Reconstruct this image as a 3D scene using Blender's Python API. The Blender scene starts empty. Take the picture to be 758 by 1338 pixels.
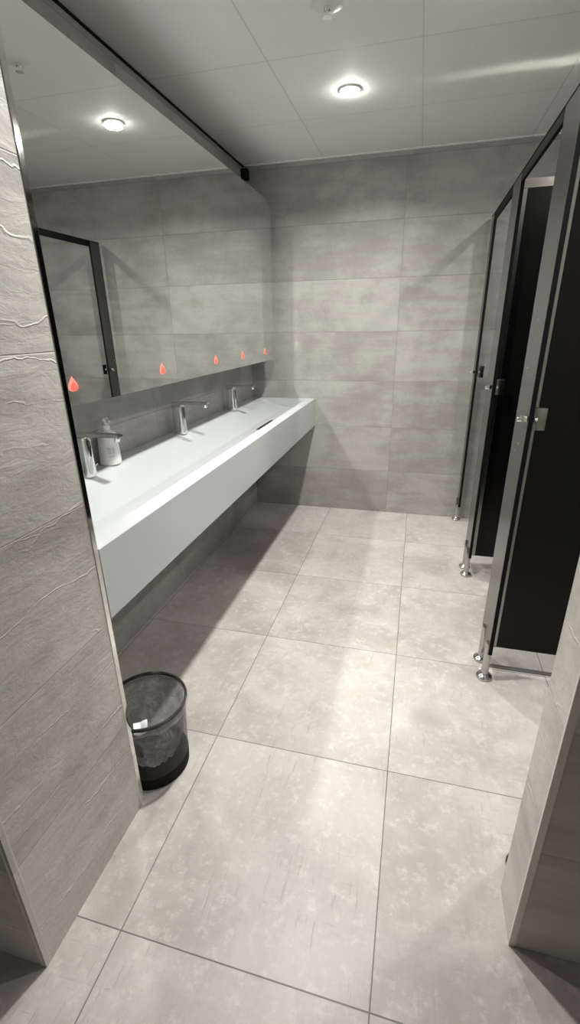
import bpy, bmesh, math, random
from mathutils import Vector, Matrix
random.seed(3)
S = bpy.context.scene
C = S.collection
PI = math.pi

# ------------------------------------------------------------------ camera
F, YAW, PITCH, ROLL = 610.925, -0.260943, -0.377422, -0.016926
cy_, sy_, cp_, sp_ = math.cos(YAW), math.sin(YAW), math.cos(PITCH), math.sin(PITCH)
fwd = Vector((sy_*cp_, cy_*cp_, sp_)); rgt = Vector((cy_, -sy_, 0)); up = rgt.cross(fwd)
r2 = math.cos(ROLL)*rgt + math.sin(ROLL)*up
u2 = -math.sin(ROLL)*rgt + math.cos(ROLL)*up
cam_d = bpy.data.cameras.new('camera'); cam = bpy.data.objects.new('camera', cam_d); C.objects.link(cam)
cam_d.sensor_fit = 'HORIZONTAL'; cam_d.sensor_width = 36.0; cam_d.lens = F/758*36.0
cam_d.clip_start = 0.02
M = Matrix(((r2.x, u2.x, -fwd.x, 0.59269), (r2.y, u2.y, -fwd.y, -0.55304), (r2.z, u2.z, -fwd.z, 1.36357), (0, 0, 0, 1)))
cam.matrix_world = M
S.camera = cam

# ------------------------------------------------------------------ world, exposure, sampling
w = bpy.data.worlds.new('world'); S.world = w; w.use_nodes = True
w.node_tree.nodes['Background'].inputs[0].default_value = (0, 0, 0, 1)
S.view_settings.view_transform = 'Standard'; S.view_settings.look = 'None'
S.view_settings.gamma = 1.0; S.view_settings.use_curve_mapping = False
S.view_settings.exposure = 0.40
LAMP_FAR_W, LAMP_NEAR_W, STALL_W = 13.8, 18.2, 6.6   # watts of the downlights
cy = S.cycles
cy.use_denoising = True
cy.max_bounces = 14; cy.diffuse_bounces = 8; cy.glossy_bounces = 6; cy.transmission_bounces = 6; cy.transparent_max_bounces = 24
cy.caustics_reflective = True; cy.caustics_refractive = False
cy.blur_glossy = 0.0
cy.sample_clamp_indirect = 0.0
cy.use_guiding = True

ZC, YB, XL, XR, YF = 2.345, 2.935, -0.62, 2.35, -1.9
TILE = 0.6017

# ------------------------------------------------------------------ node helpers
class NT:
    def __init__(s, name):
        s.m = bpy.data.materials.new(name); s.m.use_nodes = True
        s.t = s.m.node_tree; s.b = s.t.nodes['Principled BSDF']; s.out = s.t.nodes['Material Output']
    def n(s, kind, **kw):
        x = s.t.nodes.new(kind)
        for k, v in kw.items(): setattr(x, k, v)
        return x
    def l(s, a, b): s.t.links.new(a, b)
    def put(s, v, sock):
        if isinstance(v, (int, float)): sock.default_value = v
        elif isinstance(v, tuple): sock.default_value = v if len(v) == 4 or sock.type == 'VECTOR' else (*v, 1)
        else: s.l(v, sock)
    def math(s, op, a, b=0.0, c=0.0, clamp=False):
        x = s.n('ShaderNodeMath', operation=op, use_clamp=clamp)
        s.put(a, x.inputs[0]); s.put(b, x.inputs[1]); s.put(c, x.inputs[2]); return x.outputs[0]
    def mix(s, fac, a, b, mode='MIX'):
        x = s.n('ShaderNodeMix', data_type='RGBA', blend_type=mode)
        s.put(fac, x.inputs[0]); s.put(a, x.inputs[6]); s.put(b, x.inputs[7]); return x.outputs[2]
    def xyz(s):
        tc = s.n('ShaderNodeTexCoord'); sp = s.n('ShaderNodeSeparateXYZ'); s.l(tc.outputs['Object'], sp.inputs[0])
        return sp.outputs
    def comb(s, x, y, z):
        c = s.n('ShaderNodeCombineXYZ'); s.put(x, c.inputs[0]); s.put(y, c.inputs[1]); s.put(z, c.inputs[2]); return c.outputs[0]
    def noise(s, vec, scale, detail=4, rough=0.55, dist=0.0):
        x = s.n('ShaderNodeTexNoise'); s.l(vec, x.inputs['Vector'])
        x.inputs['Scale'].default_value = scale; x.inputs['Detail'].default_value = detail
        x.inputs['Roughness'].default_value = rough; x.inputs['Distortion'].default_value = dist
        return x.outputs[0]
    def white(s, vec):
        x = s.n('ShaderNodeTexWhiteNoise'); s.l(vec, x.inputs['Vector']); return x.outputs
    def smooth(s, v, a, b, c=0.0, d=1.0):
        x = s.n('ShaderNodeMapRange', interpolation_type='SMOOTHSTEP'); s.put(v, x.inputs[0])
        for i, q in enumerate((a, b, c, d)): x.inputs[i+1].default_value = q
        return x.outputs[0]
    def joint(s, coord, off, size, half):      # 1 on the joint line, and the cell id
        q = s.math('DIVIDE', s.math('SUBTRACT', coord, off), size)
        f = s.math('FRACT', q)
        d = s.math('MULTIPLY', s.math('MINIMUM', f, s.math('SUBTRACT', 1.0, f)), size)
        return s.smooth(d, half*0.6, half*1.6, 1.0, 0.0), s.math('FLOOR', q)
    def bump(s, h, dist, strength=1.0):
        x = s.n('ShaderNodeBump'); s.l(h, x.inputs['Height'])
        x.inputs['Distance'].default_value = dist; x.inputs['Strength'].default_value = strength
        s.l(x.outputs[0], s.b.inputs['Normal'])

def plain(name, col, rough=0.5, metal=0.0, ior=1.5, grain=0.0, scale=40.0):
    t = NT(name); b = t.b
    b.inputs['Roughness'].default_value = rough; b.inputs['Metallic'].default_value = metal; b.inputs['IOR'].default_value = ior
    tc = t.n('ShaderNodeTexCoord')
    nz = t.noise(tc.outputs['Object'], scale, 3)
    a = tuple(c*(1-grain) for c in col); c2 = tuple(min(1, c*(1+grain)) for c in col)
    t.l(t.mix(nz, a, c2), b.inputs['Base Color'])
    return t.m

def wall_mat(name, axis, off, length, lo, hi, relief=0.3, joint_shift=0.0, seed=0.0, crack=0.0):
    t = NT(name); o = t.xyz(); u = o[axis]; z = o[2]
    jz, rz = t.joint(z, 0.0, 0.3308, 0.0011)
    uo = t.math('ADD', u, t.math('MULTIPLY', rz, joint_shift)) if joint_shift else u
    ju, ru = t.joint(uo, off, length, 0.0011)
    jn = t.math('MAXIMUM', jz, ju)
    wn = t.white(t.comb(ru, rz, seed))
    v = t.comb(t.math('ADD', u, t.math('MULTIPLY', wn[0], 7.0)), t.math('MULTIPLY', z, 1.0), t.math('MULTIPLY', wn[0], 31.0))
    vs = t.comb(t.math('ADD', t.math('MULTIPLY', u, 0.22), t.math('MULTIPLY', wn[0], 7.0)), z, seed)
    cloud = t.noise(v, 3.2, 6, 0.62, 0.3)
    streak = t.noise(vs, 14.0, 5, 0.6, 0.25)
    fine = t.noise(v, 60.0, 4, 0.7)
    val = t.math('ADD', t.math('MULTIPLY', cloud, 0.55), t.math('ADD', t.math('MULTIPLY', streak, 0.30), t.math('MULTIPLY', fine, 0.15)))
    val = t.math('ADD', val, t.math('MULTIPLY', t.math('SUBTRACT', wn[0], 0.5), 0.10))
    fac = t.smooth(val, 0.36, 0.64)
    col = t.mix(fac, lo, hi)
    if crack:
        # board-like relief: sparse thin raised edges that run along the tile
        def ridges(freq, wobf, wamp, sd, wd, g0, g1):
            wob = t.noise(t.comb(t.math('MULTIPLY', u, wobf), t.math('MULTIPLY', z, wobf*1.6), sd), 1.0, 5, 0.55)
            wv = t.math('ADD', t.math('MULTIPLY', z, freq), t.math('MULTIPLY', wob, wamp))
            fr = t.math('FRACT', wv)
            line = t.smooth(t.math('ABSOLUTE', t.math('SUBTRACT', fr, 0.5)), 0.0, wd, 1.0, 0.0)
            step = t.smooth(fr, 0.5, 0.5+wd*4, 0.0, 1.0)
            gate = t.smooth(t.noise(t.comb(t.math('MULTIPLY', u, 2.4), t.math('MULTIPLY', z, 7.0), sd+4), 1.3, 3), g0+0.04, g1+0.05)
            return t.math('MULTIPLY', line, gate), t.math('MULTIPLY', t.math('MULTIPLY', t.math('SUBTRACT', 1.0, fr), step), gate)
        r1, s1 = ridges(7.0, 2.2, 1.5, 3.0, 0.024, 0.42, 0.56)
        r2_, s2 = ridges(12.0, 3.4, 1.7, 17.0, 0.034, 0.47, 0.60)
        ridge = t.math('MAXIMUM', r1, t.math('MULTIPLY', r2_, 0.8))
        col = t.mix(t.math('MULTIPLY', ridge, 0.26), col, tuple(min(1, c*1.5) for c in hi))  # light caught by the raised edges, painted paler into the tile colour
    col = t.mix(t.math('MULTIPLY', jn, 0.22), col, tuple(c*0.5 for c in lo))
    t.l(col, t.b.inputs['Base Color'])
    t.b.inputs['Roughness'].default_value = 0.55
    h = t.math('ADD', t.math('MULTIPLY', streak, relief), t.math('MULTIPLY', fine, relief*0.25))
    h = t.math('SUBTRACT', h, t.math('MULTIPLY', jn, 0.5))
    if crack:
        h = t.math('ADD', h, t.math('MULTIPLY', ridge, crack*0.45))
        h = t.math('ADD', h, t.math('MULTIPLY', t.math('ADD', s1, s2), crack*0.4))
        big = t.noise(t.comb(t.math('MULTIPLY', u, 3.5), t.math('MULTIPLY', z, 8.0), 1.0), 3.0, 7, 0.68, 0.5)
        h = t.math('ADD', h, t.math('MULTIPLY', big, crack*0.9))
    t.bump(h, 0.004, 0.8)
    return t.m

def floor_mat():
    t = NT('floor_tile'); o = t.xyz()
    jx, rx = t.joint(o[0], 0.0, TILE, 0.0012); jy, ry = t.joint(o[1], 0.0, TILE, 0.0012)
    jn = t.math('MAXIMUM', jx, jy)
    wn = t.white(t.comb(rx, ry, 5.0))
    sh = t.math('MULTIPLY', wn[0], 9.0)
    v = t.comb(t.math('ADD', o[0], sh), t.math('ADD', o[1], sh), sh)
    cloud = t.noise(v, 4.0, 7, 0.62, 0.4)
    fine = t.noise(v, 70.0, 4, 0.7)
    lx = t.noise(t.comb(t.math('MULTIPLY', t.math('ADD', o[0], sh), 9.0), o[1], sh), 9.0, 4, 0.65, 0.2)
    ly = t.noise(t.comb(o[0], t.math('MULTIPLY', t.math('ADD', o[1], sh), 9.0), sh), 9.0, 4, 0.65, 0.2)
    patch = t.smooth(t.noise(v, 5.0, 4), 0.44, 0.60)
    scr = t.math('MULTIPLY', t.math('MAXIMUM', t.smooth(lx, 0.56, 0.68), t.smooth(ly, 0.60, 0.72)), patch)
    val = t.math('ADD', t.math('MULTIPLY', cloud, 0.72), t.math('ADD', t.math('MULTIPLY', fine, 0.12), t.math('ADD', t.math('MULTIPLY', lx, 0.08), t.math('MULTIPLY', ly, 0.08))))
    val = t.math('ADD', val, t.math('MULTIPLY', t.math('SUBTRACT', wn[0], 0.5), 0.08))
    col = t.mix(t.smooth(val, 0.33, 0.66), (0.355, 0.330, 0.301), (0.50, 0.478, 0.445))
    col = t.mix(t.math('MULTIPLY', scr, 0.65), col, (0.33, 0.30, 0.27))
    pale = t.math('MULTIPLY', t.smooth(t.noise(v, 26.0, 7, 0.75), 0.50, 0.66), 0.40)
    col = t.mix(pale, col, (0.66, 0.64, 0.60))
    col = t.mix(t.math('MULTIPLY', jn, 0.85), col, (0.10, 0.095, 0.085))
    t.l(col, t.b.inputs['Base Color'])
    t.l(t.smooth(cloud, 0.3, 0.7, 0.36, 0.5), t.b.inputs['Roughness'])
    h = t.math('SUBTRACT', t.math('MULTIPLY', fine, 0.05), t.math('ADD', t.math('MULTIPLY', jn, 0.5), t.math('MULTIPLY', scr, 0.12)))
    t.bump(h, 0.003, 0.6)
    return t.m

def ceil_mat():
    t = NT('ceiling_panel'); o = t.xyz()
    jx, rx = t.joint(o[0], -0.082, 0.6, 0.002); jy, ry = t.joint(o[1], -0.063, 0.6, 0.002)
    jn = t.math('MAXIMUM', jx, jy)
    wn = t.white(t.comb(rx, ry, 2.0))
    tc = t.n('ShaderNodeTexCoord')
    f = t.noise(tc.outputs['Object'], 160.0, 3)
    val = t.math('ADD', t.math('MULTIPLY', f, 0.25), t.math('MULTIPLY', wn[0], 0.5))
    col = t.mix(val, (0.80, 0.805, 0.775), (0.84, 0.845, 0.815))
    col = t.mix(t.math('MULTIPLY', jn, 0.38), col, (0.30, 0.30, 0.28))
    t.l(col, t.b.inputs['Base Color']); t.b.inputs['Roughness'].default_value = 0.7
    t.bump(t.math('SUBTRACT', t.math('MULTIPLY', f, 0.1), t.math('MULTIPLY', jn, 0.5)), 0.002, 0.5)
    return t.m

LO, HI = (0.262, 0.254, 0.231), (0.395, 0.387, 0.358)
M_back = wall_mat('wall_tile_back', 0, 0.44, 1.2, LO, HI, 0.25, seed=1)
M_left = wall_mat('wall_tile_left', 1, 0.30, 1.2, LO, HI, 0.25, seed=2)
M_side = wall_mat('wall_tile_side', 1, 0.0, 1.2, LO, HI, 0.25, seed=3)
M_front = wall_mat('wall_tile_front', 0, 0.1, 1.2, LO, HI, 0.25, seed=4)
M_pierx = wall_mat('wall_tile_rough', 1, -0.5, 1.2, tuple(c*1.46 for c in LO), tuple(c*1.46 for c in HI), 0.12, seed=5, crack=1.0)
M_floor = floor_mat(); M_ceil = ceil_mat()
M_alu = plain('aluminium', (0.66, 0.645, 0.61), 0.13, 1.0, grain=0.04)
M_shade = plain('floor_shade', (0.085, 0.08, 0.07), 0.7)  # dark colour standing in for shade below the divider
M_trim = plain('trim_aluminium', (0.66, 0.645, 0.61), 0.42, 0.5, grain=0.05)
M_steel = plain('satin_steel', (0.29, 0.285, 0.27), 0.24, 1.0, grain=0.03)
M_foot = plain('foot_steel', (0.50, 0.49, 0.475), 0.14, 1.0, grain=0.03)
M_paint = plain('passage_paint', (0.80, 0.79, 0.77), 0.6, grain=0.02)
M_polish = plain('polished_steel', (0.72, 0.71, 0.69), 0.07, 1.0, grain=0.02)
M_chrome = plain('chrome', (0.88, 0.88, 0.88), 0.13, 1.0, grain=0.01)
M_mirror = plain('mirror_glass', (0.77, 0.78, 0.765), 0.0, 1.0)
M_cab = plain('cabinet_grey', (0.30, 0.295, 0.28), 0.5, grain=0.03)
M_sink = plain('solid_surface_white', (0.475, 0.50, 0.503), 0.25, grain=0.01)
M_dark = plain('dark_slot', (0.012, 0.012, 0.012), 0.6)
M_black = plain('black_laminate', (0.004, 0.0038, 0.0036), 0.3, ior=1.3, grain=0.15, scale=200)
M_post = plain('black_post_laminate', (0.014, 0.0135, 0.0125), 0.24, ior=2.1, grain=0.1, scale=200)
M_core = plain('black_core', (0.004, 0.004, 0.004), 0.7, ior=1.25)
M_rail = plain('black_rail', (0.008, 0.008, 0.008), 0.75, ior=1.25)
M_white = plain('white_plastic', (0.74, 0.73, 0.70), 0.35)
M_pale = plain('pale_print', (0.52, 0.52, 0.51), 0.5)
M_paper = plain('white_paper', (0.86, 0.86, 0.84), 0.8, grain=0.02)
M_glassblk = plain('sensor_black', (0.006, 0.006, 0.007), 0.05)

def emis(name, col, st, base=(0.8, 0.8, 0.8)):
    t = NT(name); t.b.inputs['Base Color'].default_value = (*base, 1)
    t.b.inputs['Emission Color'].default_value = (*col, 1); t.b.inputs['Emission Strength'].default_value = st
    return t.m
M_lens = emis('lamp_lens', (1.0, 0.975, 0.94), 150.0)
M_icon_o = emis('icon_pink', (0.85, 0.22, 0.16), 0.75, (0.5, 0.1, 0.08))
M_icon_i = emis('icon_red', (0.85, 0.09, 0.055), 0.9, (0.5, 0.05, 0.04))

def mesh_mat():     # fine black wire mesh: real holes too small to model
    t = NT('wire_mesh'); o = t.xyz()
    ang = t.math('ARCTAN2', o[1], o[0])
    a = t.math('ABSOLUTE', t.math('SINE', t.math('MULTIPLY', ang, 170.0)))
    z = t.math('ABSOLUTE', t.math('SINE', t.math('MULTIPLY', o[2], 1500.0)))
    hole = t.math('MULTIPLY', t.math('GREATER_THAN', a, 0.45), t.math('GREATER_THAN', z, 0.42))
    t.b.inputs['Base Color'].default_value = (0.012, 0.012, 0.012, 1); t.b.inputs['Roughness'].default_value = 0.35
    t.l(t.math('SUBTRACT', 1.0, hole), t.b.inputs['Alpha'])
    return t.m
M_mesh = mesh_mat()
def film_mat():
    t = NT('plastic_film'); tc = t.n('ShaderNodeTexCoord')
    nz = t.noise(tc.outputs['Object'], 16.0, 5, 0.6, 2.5)
    nz2 = t.noise(tc.outputs['Object'], 9.0, 3)
    t.b.inputs['Base Color'].default_value = (0.78, 0.78, 0.75, 1); t.b.inputs['Roughness'].default_value = 0.09
    o = t.xyz()
    t.l(t.math('MULTIPLY', t.smooth(nz2, 0.35, 0.7, 0.30, 0.72), t.smooth(o[2], 0.235, 0.262, 1.0, 0.22)), t.b.inputs['Alpha'])
    t.bump(nz, 0.06, 1.0)
    return t.m
M_film = film_mat()

# ------------------------------------------------------------------ mesh helpers
def bm_new(): return bmesh.new()
def box(bm, x0, x1, y0, y1, z0, z1, bev=0.0, seg=2, rot=None, loc=None):
    r = bmesh.ops.create_cube(bm, size=1.0)
    vs = r['verts']
    for v in vs:
        v.co = Vector(((x0+x1)/2 + v.co.x*(x1-x0), (y0+y1)/2 + v.co.y*(y1-y0), (z0+z1)/2 + v.co.z*(z1-z0)))
    if bev:
        es = list({e for v in vs for e in v.link_edges})
        g = bmesh.ops.bevel(bm, geom=es, offset=bev, segments=seg, profile=0.5, affect='EDGES', clamp_overlap=True)
    return vs
def lathe(bm, prof, n=48, cx=0, cyy=0, z0=0, axis='Z', cap=True):
    rings = []
    for r, h in prof:
        ring = []
        for k in range(n):
            a = 2*PI*k/n
            p = (r*math.cos(a), r*math.sin(a), h)
            if axis == 'X': p = (p[2], p[0], p[1])
            elif axis == 'Y': p = (p[1], p[2], p[0])
            ring.append(bm.verts.new((p[0]+cx, p[1]+cyy, p[2]+z0)))
        rings.append(ring)
    for a, b in zip(rings, rings[1:]):
        for k in range(n):
            bm.faces.new((a[k], a[(k+1) % n], b[(k+1) % n], b[k]))
    if cap:
        bm.faces.new(rings[0][::-1]); bm.faces.new(rings[-1])
def prism(bm, pts, a0, a1, axis='Y'):      # outline in the two other axes, extruded along axis
    def P(p, h):
        return {'Y': (p[0], h, p[1]), 'X': (h, p[0], p[1]), 'Z': (p[0], p[1], h)}[axis]
    A = [bm.verts.new(P(p, a0)) for p in pts]; B = [bm.verts.new(P(p, a1)) for p in pts]
    n = len(pts)
    for i in range(n): bm.faces.new((A[i], A[(i+1) % n], B[(i+1) % n], B[i]))
    bm.faces.new(A[::-1]); bm.faces.new(B)
def tube(bm, pts, r, n=12):
    pts = [Vector(p) for p in pts]; rings = []
    for i, p in enumerate(pts):
        d = (pts[min(i+1, len(pts)-1)] - pts[max(i-1, 0)]).normalized()
        q = d.to_track_quat('Z', 'Y')
        rings.append([bm.verts.new(p + q @ Vector((r*math.cos(2*PI*k/n), r*math.sin(2*PI*k/n), 0))) for k in range(n)])
    for a, b in zip(rings, rings[1:]):
        for k in range(n): bm.faces.new((a[k], a[(k+1) % n], b[(k+1) % n], b[k]))
    bm.faces.new(rings[0][::-1]); bm.faces.new(rings[-1])
def obj(name, bm, mat, parent=None, smooth=True, loc=None):
    bmesh.ops.recalc_face_normals(bm, faces=bm.faces[:])
    me = bpy.data.meshes.new(name); bm.to_mesh(me); bm.free()
    me.materials.append(mat)
    if smooth:
        me.polygons.foreach_set('use_smooth', [True]*len(me.polygons))
        try: me.set_sharp_from_angle(angle=math.radians(35))
        except Exception: pass
    o = bpy.data.objects.new(name, me); C.objects.link(o)
    if parent: o.parent = parent
    if loc: o.location = loc
    return o
def tag(o, label, cat, group=None):
    o['label'] = label; o['category'] = cat
    if group: o['group'] = group
    return o
def thing(name, label, cat, loc=(0, 0, 0), group=None):
    o = bpy.data.objects.new(name, None); C.objects.link(o); o.location = loc; o.empty_display_size = 0.05
    return tag(o, label, cat, group)
def dup(root, loc, label, group=None):
    def cp(o, par):
        c = o.copy(); C.objects.link(c); c.parent = par
        for ch in list(o.children): cp(ch, c)
        return c
    r = cp(root, None); r.location = loc; r['label'] = label
    if group: r['group'] = group
    return r
def struct(name, bm, mat, smooth=False):
    o = obj(name, bm, mat, smooth=smooth); o['kind'] = 'structure'; return o
def sbox(name, mat, *a, **k):
    bm = bm_new(); box(bm, *a, **k); return struct(name, bm, mat)

# ------------------------------------------------------------------ room shell
sbox('floor', M_floor, -2.0, XR+.1, YF-.1, YB+.1, -0.10, 0.0)
sbox('ceiling', M_ceil, -2.0, XR+.1, YF-.1, YB+.1, ZC, ZC+0.10)
sbox('wall_back', M_back, XL-.1, XR+.1, YB, YB+.1, 0, ZC)
sbox('wall_left', M_left, XL-.1, XL, 0.313, YB, 0, ZC)
sbox('wall_right', M_side, XR, XR+.1, 0.324, YB, 0, ZC)
sbox('wall_near_left', M_pierx, -2.0, -0.125, -0.105, 0.313, 0, ZC)
sbox('wall_near_right', M_pierx, 0.908, XR+.1, 0.200, 0.324, 0, ZC)
sbox('wall_passage_left', M_paint, -2.0, -1.9, YF, -0.105, 0, ZC)
sbox('wall_passage_right', M_paint, XR, XR+.1, YF, 0.200, 0, ZC)
sbox('wall_front', M_paint, -2.0, XR+.1, YF-.1, YF, 0, ZC)

# metal corner profiles on the tiled wall ends
def corner_trim(name, x, y, sx, sy, r, mat):
    # quarter-round profile whose rounding points towards (sx, sy)
    bm = bm_new(); pts = []
    cx, cyy = x - sx*(r-0.001), y - sy*(r-0.001)
    for k in range(9):
        a = PI/2*k/8; pts.append((cx + sx*r*math.cos(a), cyy + sy*r*math.sin(a)))
    pts.append((cx, cyy))
    prism(bm, pts, 0.0, ZC, 'Z')
    return struct(name, bm, mat, smooth=True)
corner_trim('trim_1', -0.125, -0.105, 1, -1, 0.014, M_trim)
sbox('trim_2', M_polish, -0.136, -0.1235, 0.300, 0.316, 0, ZC, bev=0.0012)
sbox('trim_3', M_trim, 0.9065, 0.922, 0.1985, 0.206, 0, ZC, bev=0.001)
sbox('shade_strip', M_shade, 0.985, XR, 1.212, 1.236, 0.0, 0.002)  # thin dark strip laid on the floor as a painted shadow line
sbox('trim_4', M_core, XL, XL+0.007, 0.325, YB, ZC-0.008, ZC)
sbox('trim_5', M_ceil, XL+.014, XR, YB-0.018, YB, ZC-0.006, ZC)

# ------------------------------------------------------------------ wash trough
sink = thing('wash_trough', 'long white trough sink with square front along the left wall', 'sink', (0, 0, 0))
X0, X1, Y0, Y1, ZT, ZB = XL+0.002, -0.130, 0.327, YB-0.002, 0.863, 0.662
ya, yb = Y0+0.012, Y1-0.030
prof = [(-0.556, ZT), (-0.552, ZT-0.002), (-0.362, 0.803), (-0.350, 0.800), (-0.204, 0.798), (-0.196, 0.803), (-0.191, ZT-0.003), (-0.188, ZT)]
bm = bm_new()
A = [bm.verts.new((x, ya, z)) for x, z in prof]; B = [bm.verts.new((x, yb, z)) for x, z in prof]
for i in range(len(prof)-1): bm.faces.new((A[i], A[i+1], B[i+1], B[i]))
bm.faces.new(A); bm.faces.new(B[::-1])
# rim top around the basin, then the outside
def V(x, y, z): return bm.verts.new((x, y, z))
e = 0.002
T = [V(X0, Y0, ZT), V(X1-e, Y0, ZT), V(X1-e, Y1, ZT), V(X0, Y1, ZT)]
bm.faces.new((T[0], A[0], B[0], T[3])); bm.faces.new((A[-1], T[1], T[2], B[-1]))
bm.faces.new((T[0], T[1], A[-1], A[0])); bm.faces.new((T[3], B[0], B[-1], T[2]))
G = [V(X1, Y0, ZT-e), V(X1, Y1, ZT-e), V(X1, Y1, ZB), V(X1, Y0, ZB), V(X0, Y0, ZB), V(X0, Y1, ZB)]
bm.faces.new((T[1], G[0], G[1], T[2])); bm.faces.new((G[0], G[3], G[2], G[1]))
bm.faces.new((G[3], G[4], G[5], G[2])); bm.faces.new((T[0], T[3], G[5], G[4]))
bm.faces.new((T[0], G[4], G[3], G[0], T[1])); bm.faces.new((T[3], T[2], G[1], G[2], G[5]))
basin = obj('basin', bm, M_sink, sink, smooth=False)
bm = bm_new(); box(bm, -0.305, -0.262, 2.06, 2.36, 0.7975, 0.8012, 0.001)
o = obj('drain_slot', bm, M_dark, sink); o['label'] = 'dark drain slot'

# ------------------------------------------------------------------ mirror cabinet
mc = thing('mirror_cabinet', 'wide wall-hung mirror box above the white trough sink', 'mirror', (0, 0, 0))
bm = bm_new(); box(bm, XL, -0.406, 0.63, 2.797, 1.153, 2.102, 0.001)
obj('cabinet_body', bm, M_cab, mc)
bm = bm_new(); box(bm, -0.406, -0.401, 0.627, 2.800, 1.150, 2.105)
o = obj('mirror_pane', bm, M_mirror, mc, smooth=False)
def drop_pts(w, h, n=28, lean=0.0):
    pts = []
    for k in range(n):
        a = 2*PI*k/n
        r = math.sin(a/2)**1.6
        pts.append((w/2*math.sin(a)*r*1.25 + lean*math.cos(a/2)**2*(1 if a < PI else 1), h*(0.5+0.5*math.cos(a))))
    return pts
for yy in (0.676, 1.215, 1.761, 2.156, 2.586):
    bm = bm_new(); prism(bm, [(yy+q[0], 1.193+q[1]) for q in drop_pts(0.050, 0.044)], -0.4012, -0.4002, 'X')
    o = obj('drop_icon', bm, M_icon_o, mc, smooth=False); o['label'] = 'red drop icon on mirror'
    bm = bm_new(); prism(bm, [(yy+0.003+q[0], 1.194+q[1]) for q in drop_pts(0.036, 0.028)], -0.4004, -0.3996, 'X')
    obj('drop_core', bm, M_icon_i, o, smooth=False)

# ------------------------------------------------------------------ taps
def make_tap(loc, label):
    t = thing('tap', label, 'tap', loc, 'sensor taps on the trough sink')
    # column: rounded front (towards +x), slightly wider at the foot
    bm = bm_new(); rings = []
    for h, s in ((0.0, 1.10), (0.004, 1.12), (0.02, 1.06), (0.06, 1.0), (0.11, 0.96), (0.134, 0.94), (0.141, 0.90), (0.145, 0.80)):
        ring = []
        for k in range(28):
            a = 2*PI*k/28; c_, s_ = math.cos(a), math.sin(a)
            ex = 0.55
            px = 0.021*math.copysign(abs(c_)**ex, c_); py = 0.0225*math.copysign(abs(s_)**ex, s_)
            if px > 0: px = 0.025*abs(c_)**0.75
            ring.append(bm.verts.new((px*s, py*s, h)))
        rings.append(ring)
    for a, b in zip(rings, rings[1:]):
        for k in range(28): bm.faces.new((a[k], a[(k+1) % 28], b[(k+1) % 28], b[k]))
    bm.faces.new(rings[0][::-1]); bm.faces.new(rings[-1])
    obj('column', bm, M_chrome, t)
    # rear post that carries the flat spout
    bm = bm_new(); box(bm, -0.036, -0.014, -0.015, 0.015, 0.0, 0.150, 0.003)
    obj('post', bm, M_polish, t)
    bm = bm_new()
    prism(bm, [(-0.036, 0.146), (0.150, 0.149), (0.158, 0.151), (0.158, 0.158), (0.10, 0.1605), (-0.030, 0.1605), (-0.036, 0.156)], -0.017, 0.017, 'Y')
    bmesh.ops.bevel(bm, geom=bm.edges[:], offset=0.002, segments=2, affect='EDGES')
    sp = obj('spout', bm, M_polish, t)
    bm = bm_new(); lathe(bm, [(0.0085, 0.134), (0.0095, 0.136), (0.0095, 0.150)], 24, 0.143, 0, 0)
    obj('aerator', bm, M_chrome, sp)
    # sensor window on the column front
    bm = bm_new()
    pts = []
    for k in range(24):
        a = 2*PI*k/24
        hw = 0.0095*(1.0 - 0.30*(0.5-0.5*math.sin(a)))
        pts.append((hw*math.cos(a), 0.103+0.031*math.sin(a)))
    vs0 = [bm.verts.new((0.0256 - 8.0*p[0]**2*1.1, p[0], p[1])) for p in pts]
    bm.faces.new(vs0)
    ret = bmesh.ops.extrude_face_region(bm, geom=bm.faces[:])
    for v in [g for g in ret['geom'] if isinstance(g, bmesh.types.BMVert)]: v.co.x -= 0.004
    o = obj('sensor_window', bm, M_glassblk, t); o['label'] = 'black sensor window'
    bm = bm_new(); tube(bm, [(0.006, 0.016, 0.022), (0.006, 0.034, 0.026), (0.006, 0.050, 0.033)], 0.0032)
    obj('lever', bm, M_chrome, t)
    return t
tap0 = make_tap((-0.553, 0.862, ZT), 'chrome sensor tap nearest the viewer, in front of the white soap bottle')
dup(tap0, (-0.553, 1.610, ZT), 'middle chrome sensor tap on the trough sink, halfway along the ledge')
dup(tap0, (-0.553, 2.334, ZT), 'chrome sensor tap nearest the back wall, beside the drain slot')

# ------------------------------------------------------------------ soap bottle
bt = thing('soap_bottle', 'white pump soap bottle standing on the sink ledge behind the nearest tap', 'bottle', (-0.572, 1.030, ZT))
bm = bm_new()
rings = []
for h, sx, sy in ((0, 0.036, 0.040), (0.003, 0.039, 0.043), (0.02, 0.0395, 0.0435), (0.085, 0.037, 0.041), (0.115, 0.0345, 0.038), (0.126, 0.030, 0.032), (0.132, 0.018, 0.018), (0.140, 0.0135, 0.0135)):
    rings.append([bm.verts.new((sx*math.cos(2*PI*k/40), sy*math.sin(2*PI*k/40), h)) for k in range(40)])
for a, b in zip(rings, rings[1:]):
    for k in range(40): bm.faces.new((a[k], a[(k+1) % 40], b[(k+1) % 40], b[k]))
bm.faces.new(rings[0][::-1]); bm.faces.new(rings[-1])
obj('bottle_body', bm, M_white, bt)
bm = bm_new(); lathe(bm, [(0.0155, 0.136), (0.0155, 0.154), (0.0105, 0.157), (0.0105, 0.160), (0.005, 0.161), (0.005, 0.172)], 28)
pm = obj('pump_collar', bm, M_white, bt)
bm = bm_new(); lathe(bm, [(0.010, 0.170), (0.0125, 0.172), (0.0125, 0.182), (0.010, 0.185)], 24)
tube(bm, [(0, 0, 0.177), (0.024, -0.012, 0.177), (0.032, -0.016, 0.171)], 0.0045, 10)
obj('pump_head', bm, M_white, bt)
bm = bm_new()
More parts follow.
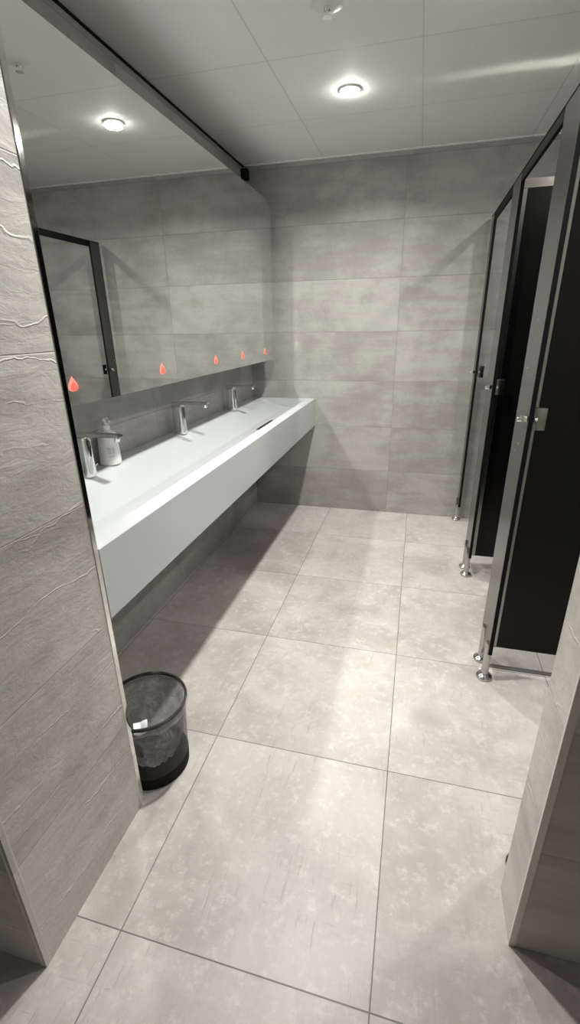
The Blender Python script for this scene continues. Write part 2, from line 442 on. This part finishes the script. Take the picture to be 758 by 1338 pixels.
for (a0, a1, z0, z1) in ((-1.05, -0.72, 0.045, 0.072), (-0.66, -0.38, 0.045, 0.072), (-1.0, -0.45, 0.034, 0.039)):
    n = 6
    for k in range(n):
        q = []
        for a, z in ((a0+(a1-a0)*k/n, z0), (a0+(a1-a0)*(k+1)/n, z0), (a0+(a1-a0)*(k+1)/n, z1), (a0+(a1-a0)*k/n, z1)):
            q.append(bm.verts.new((0.0397*math.cos(a), 0.0437*math.sin(a), z)))
        bm.faces.new(q)
o = obj('label_print', bm, M_pale, bt); o['label'] = 'faint grey print on bottle'

# ------------------------------------------------------------------ toilet partitions
XS = 0.955; PT = 0.013
def make_pilaster(name, label, y0, y1, feet, keep=True):
    t = thing(name, label, 'partition', (XS, y0, 0), 'stall front posts')
    L = y1-y0
    bm = bm_new(); box(bm, 0.0, PT+0.003, 0.0, L, 0.13, 1.955, 0.0006, 1)
    obj('panel', bm, M_post, t)
    bm = bm_new(); box(bm, 0.0012, PT+0.0018, -0.0012, 0.0006, 0.131, 1.953)
    obj('core_edge', bm, M_core, t, smooth=False)
    for fy in feet:
        bm = bm_new()
        lathe(bm, [(0.014, 0.010), (0.014, 0.172), (0.012, 0.176)], 28, 0.004, fy, 0)
        f = obj('foot', bm, M_foot, t); f['label'] = 'chrome foot'
        bm = bm_new(); lathe(bm, [(0.029, 0.0), (0.031, 0.003), (0.031, 0.011), (0.028, 0.015), (0.020, 0.018), (0.0142, 0.024)], 36, 0.004, fy, 0)
        obj('flange', bm, M_foot, f)
    if keep:
        bm = bm_new()
        box(bm, -0.020, 0.0, 0.004, 0.030, 1.062, 1.080, 0.003)                     # outer bracket
        lathe(bm, [(0.007, -0.030), (0.008, -0.028), (0.008, 0.0)], 20, 0.0, 0.018, 1.067, 'X')
        box(bm, PT+0.003, PT+0.022, -0.004, 0.016, 1.060, 1.082, 0.003)             # inner block
        bmesh.ops.create_uvsphere(bm, u_segments=16, v_segments=10, radius=0.006, matrix=Matrix.Translation((PT+0.010, -0.009, 1.072)))
        k = obj('latch_keep', bm, M_chrome, t); k['label'] = 'chrome latch keep'
        bm = bm_new()
        box(bm, PT+0.004, PT+0.039, -0.006, -0.003, 1.036, 1.108, 0.001)            # plate that stops the door
        box(bm, PT+0.004, PT+0.039, -0.004, 0.020, 1.105, 1.108, 0.001)
        obj('keep_plate', bm, M_steel, k)
    return t
make_pilaster('stall_pilaster', 'nearest full black stall post with chrome latch keep, in front of the big black panel', 1.120, 1.318, (0.025, 0.140))
make_pilaster('stall_pilaster', 'middle black stall post, second from the back wall', 1.980, 2.178, (0.045, 0.142))
make_pilaster('stall_pilaster', 'farthest black stall post, standing against the back wall', 2.800, 2.905, (0.085,))
make_pilaster('stall_pilaster', 'stall post mostly hidden behind the right wall end, only its chrome foot showing', 0.328, 0.420, (0.062,), keep=False)

def make_divider(label, y, x1=XR):
    t = thing('stall_divider', label, 'partition', (XS+PT+0.003, y, 0), 'black stall dividers')
    L = x1-(XS+PT+0.003)
    bm = bm_new(); box(bm, 0.004, L, 0.0, 0.013, 0.107, 1.945, 0.0006, 1)
    obj('panel', bm, M_black, t)
    bm = bm_new(); box(bm, 0.004, L, -0.004, 0.017, 1.915, 1.950, 0.001, 1)
    o = obj('top_channel', bm, M_alu, t); o['label'] = 'aluminium channel along the top'
    bm = bm_new(); box(bm, 0.0, 0.030, -0.004, 0.017, 0.107, 1.915, 0.001, 1)
    o = obj('front_channel', bm, M_steel, t); o['label'] = 'aluminium channel at the post'
    return t
make_divider('big black stall divider panel nearest the viewer, at the right edge of the photo', 1.213)
make_divider('black stall divider panel farther back, seen between the two stall posts', 2.073)
bm = bm_new()
box(bm, XS+0.0015, XS+0.0145, 0.421, 1.119, 1.922, 1.956, 0.001)
box(bm, XS+0.0015, XS+0.0145, 1.319, 1.979, 1.922, 1.956, 0.001)
box(bm, XS+0.0015, XS+0.0145, 2.179, 2.799, 1.922, 1.956, 0.001)
box(bm, XS-0.001, XS+0.018, 0.42, 2.905, 1.956, 1.961, 0.001)
tag(obj('head_rail', bm, M_rail), 'long thin black head rail running along the tops of the stall posts', 'rail')

# ------------------------------------------------------------------ waste bin
bx, by, BH = -0.163, 0.455, 0.272
bn = thing('waste_bin', 'round black mesh waste bin with clear liner under the sink', 'bin', (bx, by, 0))
def shell(prof, n=64): 
    bm = bm_new(); lathe(bm, prof, n, cap=False); return bm
obj('mesh_wall', shell([(0.1118, 0.040), (0.1140, 0.09), (0.118, 0.18), (0.1235, 0.262)]), M_mesh, bn)
bm = bm_new(); lathe(bm, [(0.108, 0.0), (0.1115, 0.002), (0.1135, 0.044), (0.1095, 0.044), (0.107, 0.006)], 64)
obj('base', bm, M_rail, bn)
bm = bm_new()
n, mth, R_, r_ = 64, 10, 0.1245, 0.0042
vv = [[bm.verts.new(((R_+r_*math.cos(2*PI*j/mth))*math.cos(2*PI*i/n), (R_+r_*math.cos(2*PI*j/mth))*math.sin(2*PI*i/n), 0.264+1.6*r_*math.sin(2*PI*j/mth))) for j in range(mth)] for i in range(n)]
for i in range(n):
    for j in range(mth): bm.faces.new((vv[i][j], vv[(i+1) % n][j], vv[(i+1) % n][(j+1) % mth], vv[i][(j+1) % mth]))
obj('rim', bm, M_rail, bn)
# clear liner, folded over the rim
bm = bm_new(); n = 96; rings = []
prof = [(0.1275, 0.236), (0.1295, 0.250), (0.1300, 0.268), (0.1255, 0.2735), (0.1195, 0.268), (0.1165, 0.235), (0.112, 0.20), (0.108, 0.15), (0.100, 0.10), (0.082, 0.062), (0.05, 0.042), (0.012, 0.036)]
for i, (r, h) in enumerate(prof):
    ring = []
    for k in range(n):
        a = 2*PI*k/n
        amp = 0.0 if 2 <= i <= 4 else (0.0006 if i < 2 else min(0.006, 0.0015*(i-4)))
        d = amp*(math.sin(a*7+i*0.8)+0.7*math.sin(a*13-i*1.7)+0.5*math.sin(a*29+i))
        if i < 2: d = abs(d)
        else: d = -abs(d)
        hh = h + (0.004*math.sin(5*a+1)+0.003*math.sin(11*a) if i == 0 else 0)
        ring.append(bm.verts.new(((r+d)*math.cos(a), (r+d)*math.sin(a), hh)))
    rings.append(ring)
for a, b in zip(rings, rings[1:]):
    for k in range(n): bm.faces.new((a[k], a[(k+1) % n], b[(k+1) % n], b[k]))
bm.faces.new(rings[-1])
ln = obj('bin_liner', bm, M_film, loc=(bx, by, 0)); tag(ln, 'clear crinkled plastic bag lining the black waste bin', 'bag')
# crumpled paper towel lying in the bag
bm = bm_new()
bmesh.ops.create_grid(bm, x_segments=10, y_segments=10, size=0.022)
for v in bm.verts:
    x, y = v.co.x, v.co.y
    v.co.z = 0.008+0.5*abs(x)+0.006*math.sin(90*x+40*y)+0.005*math.cos(120*y-30*x)
bmesh.ops.solidify(bm, geom=bm.faces[:], thickness=0.0015)
pt = obj('paper_towel', bm, M_paper, loc=(-0.200, 0.452, 0.132)); pt.rotation_euler = (0.25, 0.1, 0.6)
tag(pt, 'small crumpled white paper towel inside the waste bin', 'paper')

# ------------------------------------------------------------------ ceiling things
def make_downlight(loc, label, watts):
    t = thing('ceiling_light', label, 'light', loc, 'recessed ceiling downlights')
    bm = bm_new(); lathe(bm, [(0.036, -0.001), (0.038, -0.006), (0.046, -0.005), (0.049, 0.0)], 48, cap=False)
    obj('trim_ring', bm, M_white, t)
    bm = bm_new(); lathe(bm, [(0.0345, -0.002), (0.0335, -0.007), (0.030, -0.012), (0.024, -0.016), (0.014, -0.019), (0.004, -0.020)], 40)
    obj('lens', bm, M_lens, t, smooth=False)
    ld = bpy.data.lights.new('beam', 'AREA'); ld.shape = 'DISK'; ld.size = 0.080; ld.energy = watts
    ld.color = (1.0, 0.978, 0.945); ld.spread = math.radians(150)
    lo = bpy.data.objects.new('beam', ld); C.objects.link(lo); lo.parent = t; lo.location = (0, 0, -0.0215)
    return t
make_downlight((0.203, 2.073, ZC), 'glowing round downlight in the ceiling panel before the back wall', LAMP_FAR_W)
make_downlight((0.203, 0.86, ZC), 'round downlight overhead just inside the entrance, in front of the ceiling sprinkler', LAMP_NEAR_W)
make_downlight((1.42, 2.079, ZC), 'round downlight above the farther toilet stalls', STALL_W)
make_downlight((1.42, 0.88, ZC), 'round downlight above the nearest toilet stall', STALL_W)

sp = thing('sprinkler', 'small white ceiling sprinkler with round plate at the top of the photo', 'sprinkler', (0.212, 1.455, ZC))
bm = bm_new(); lathe(bm, [(0.0, -0.006), (0.030, -0.006), (0.050, -0.003), (0.055, 0.0)], 48)
obj('plate', bm, M_white, sp)
bm = bm_new(); lathe(bm, [(0.011, -0.006), (0.011, -0.016), (0.006, -0.020), (0.006, -0.030), (0.015, -0.032), (0.015, -0.034)], 28)
obj('head', bm, M_chrome, sp)

bm = bm_new(); box(bm, XL, XL+0.045, YB-0.05, YB, 2.262, 2.322, 0.006)
tag(obj('junction_box', bm, M_rail), 'small black box in the corner below the ceiling, above the mirror', 'box')
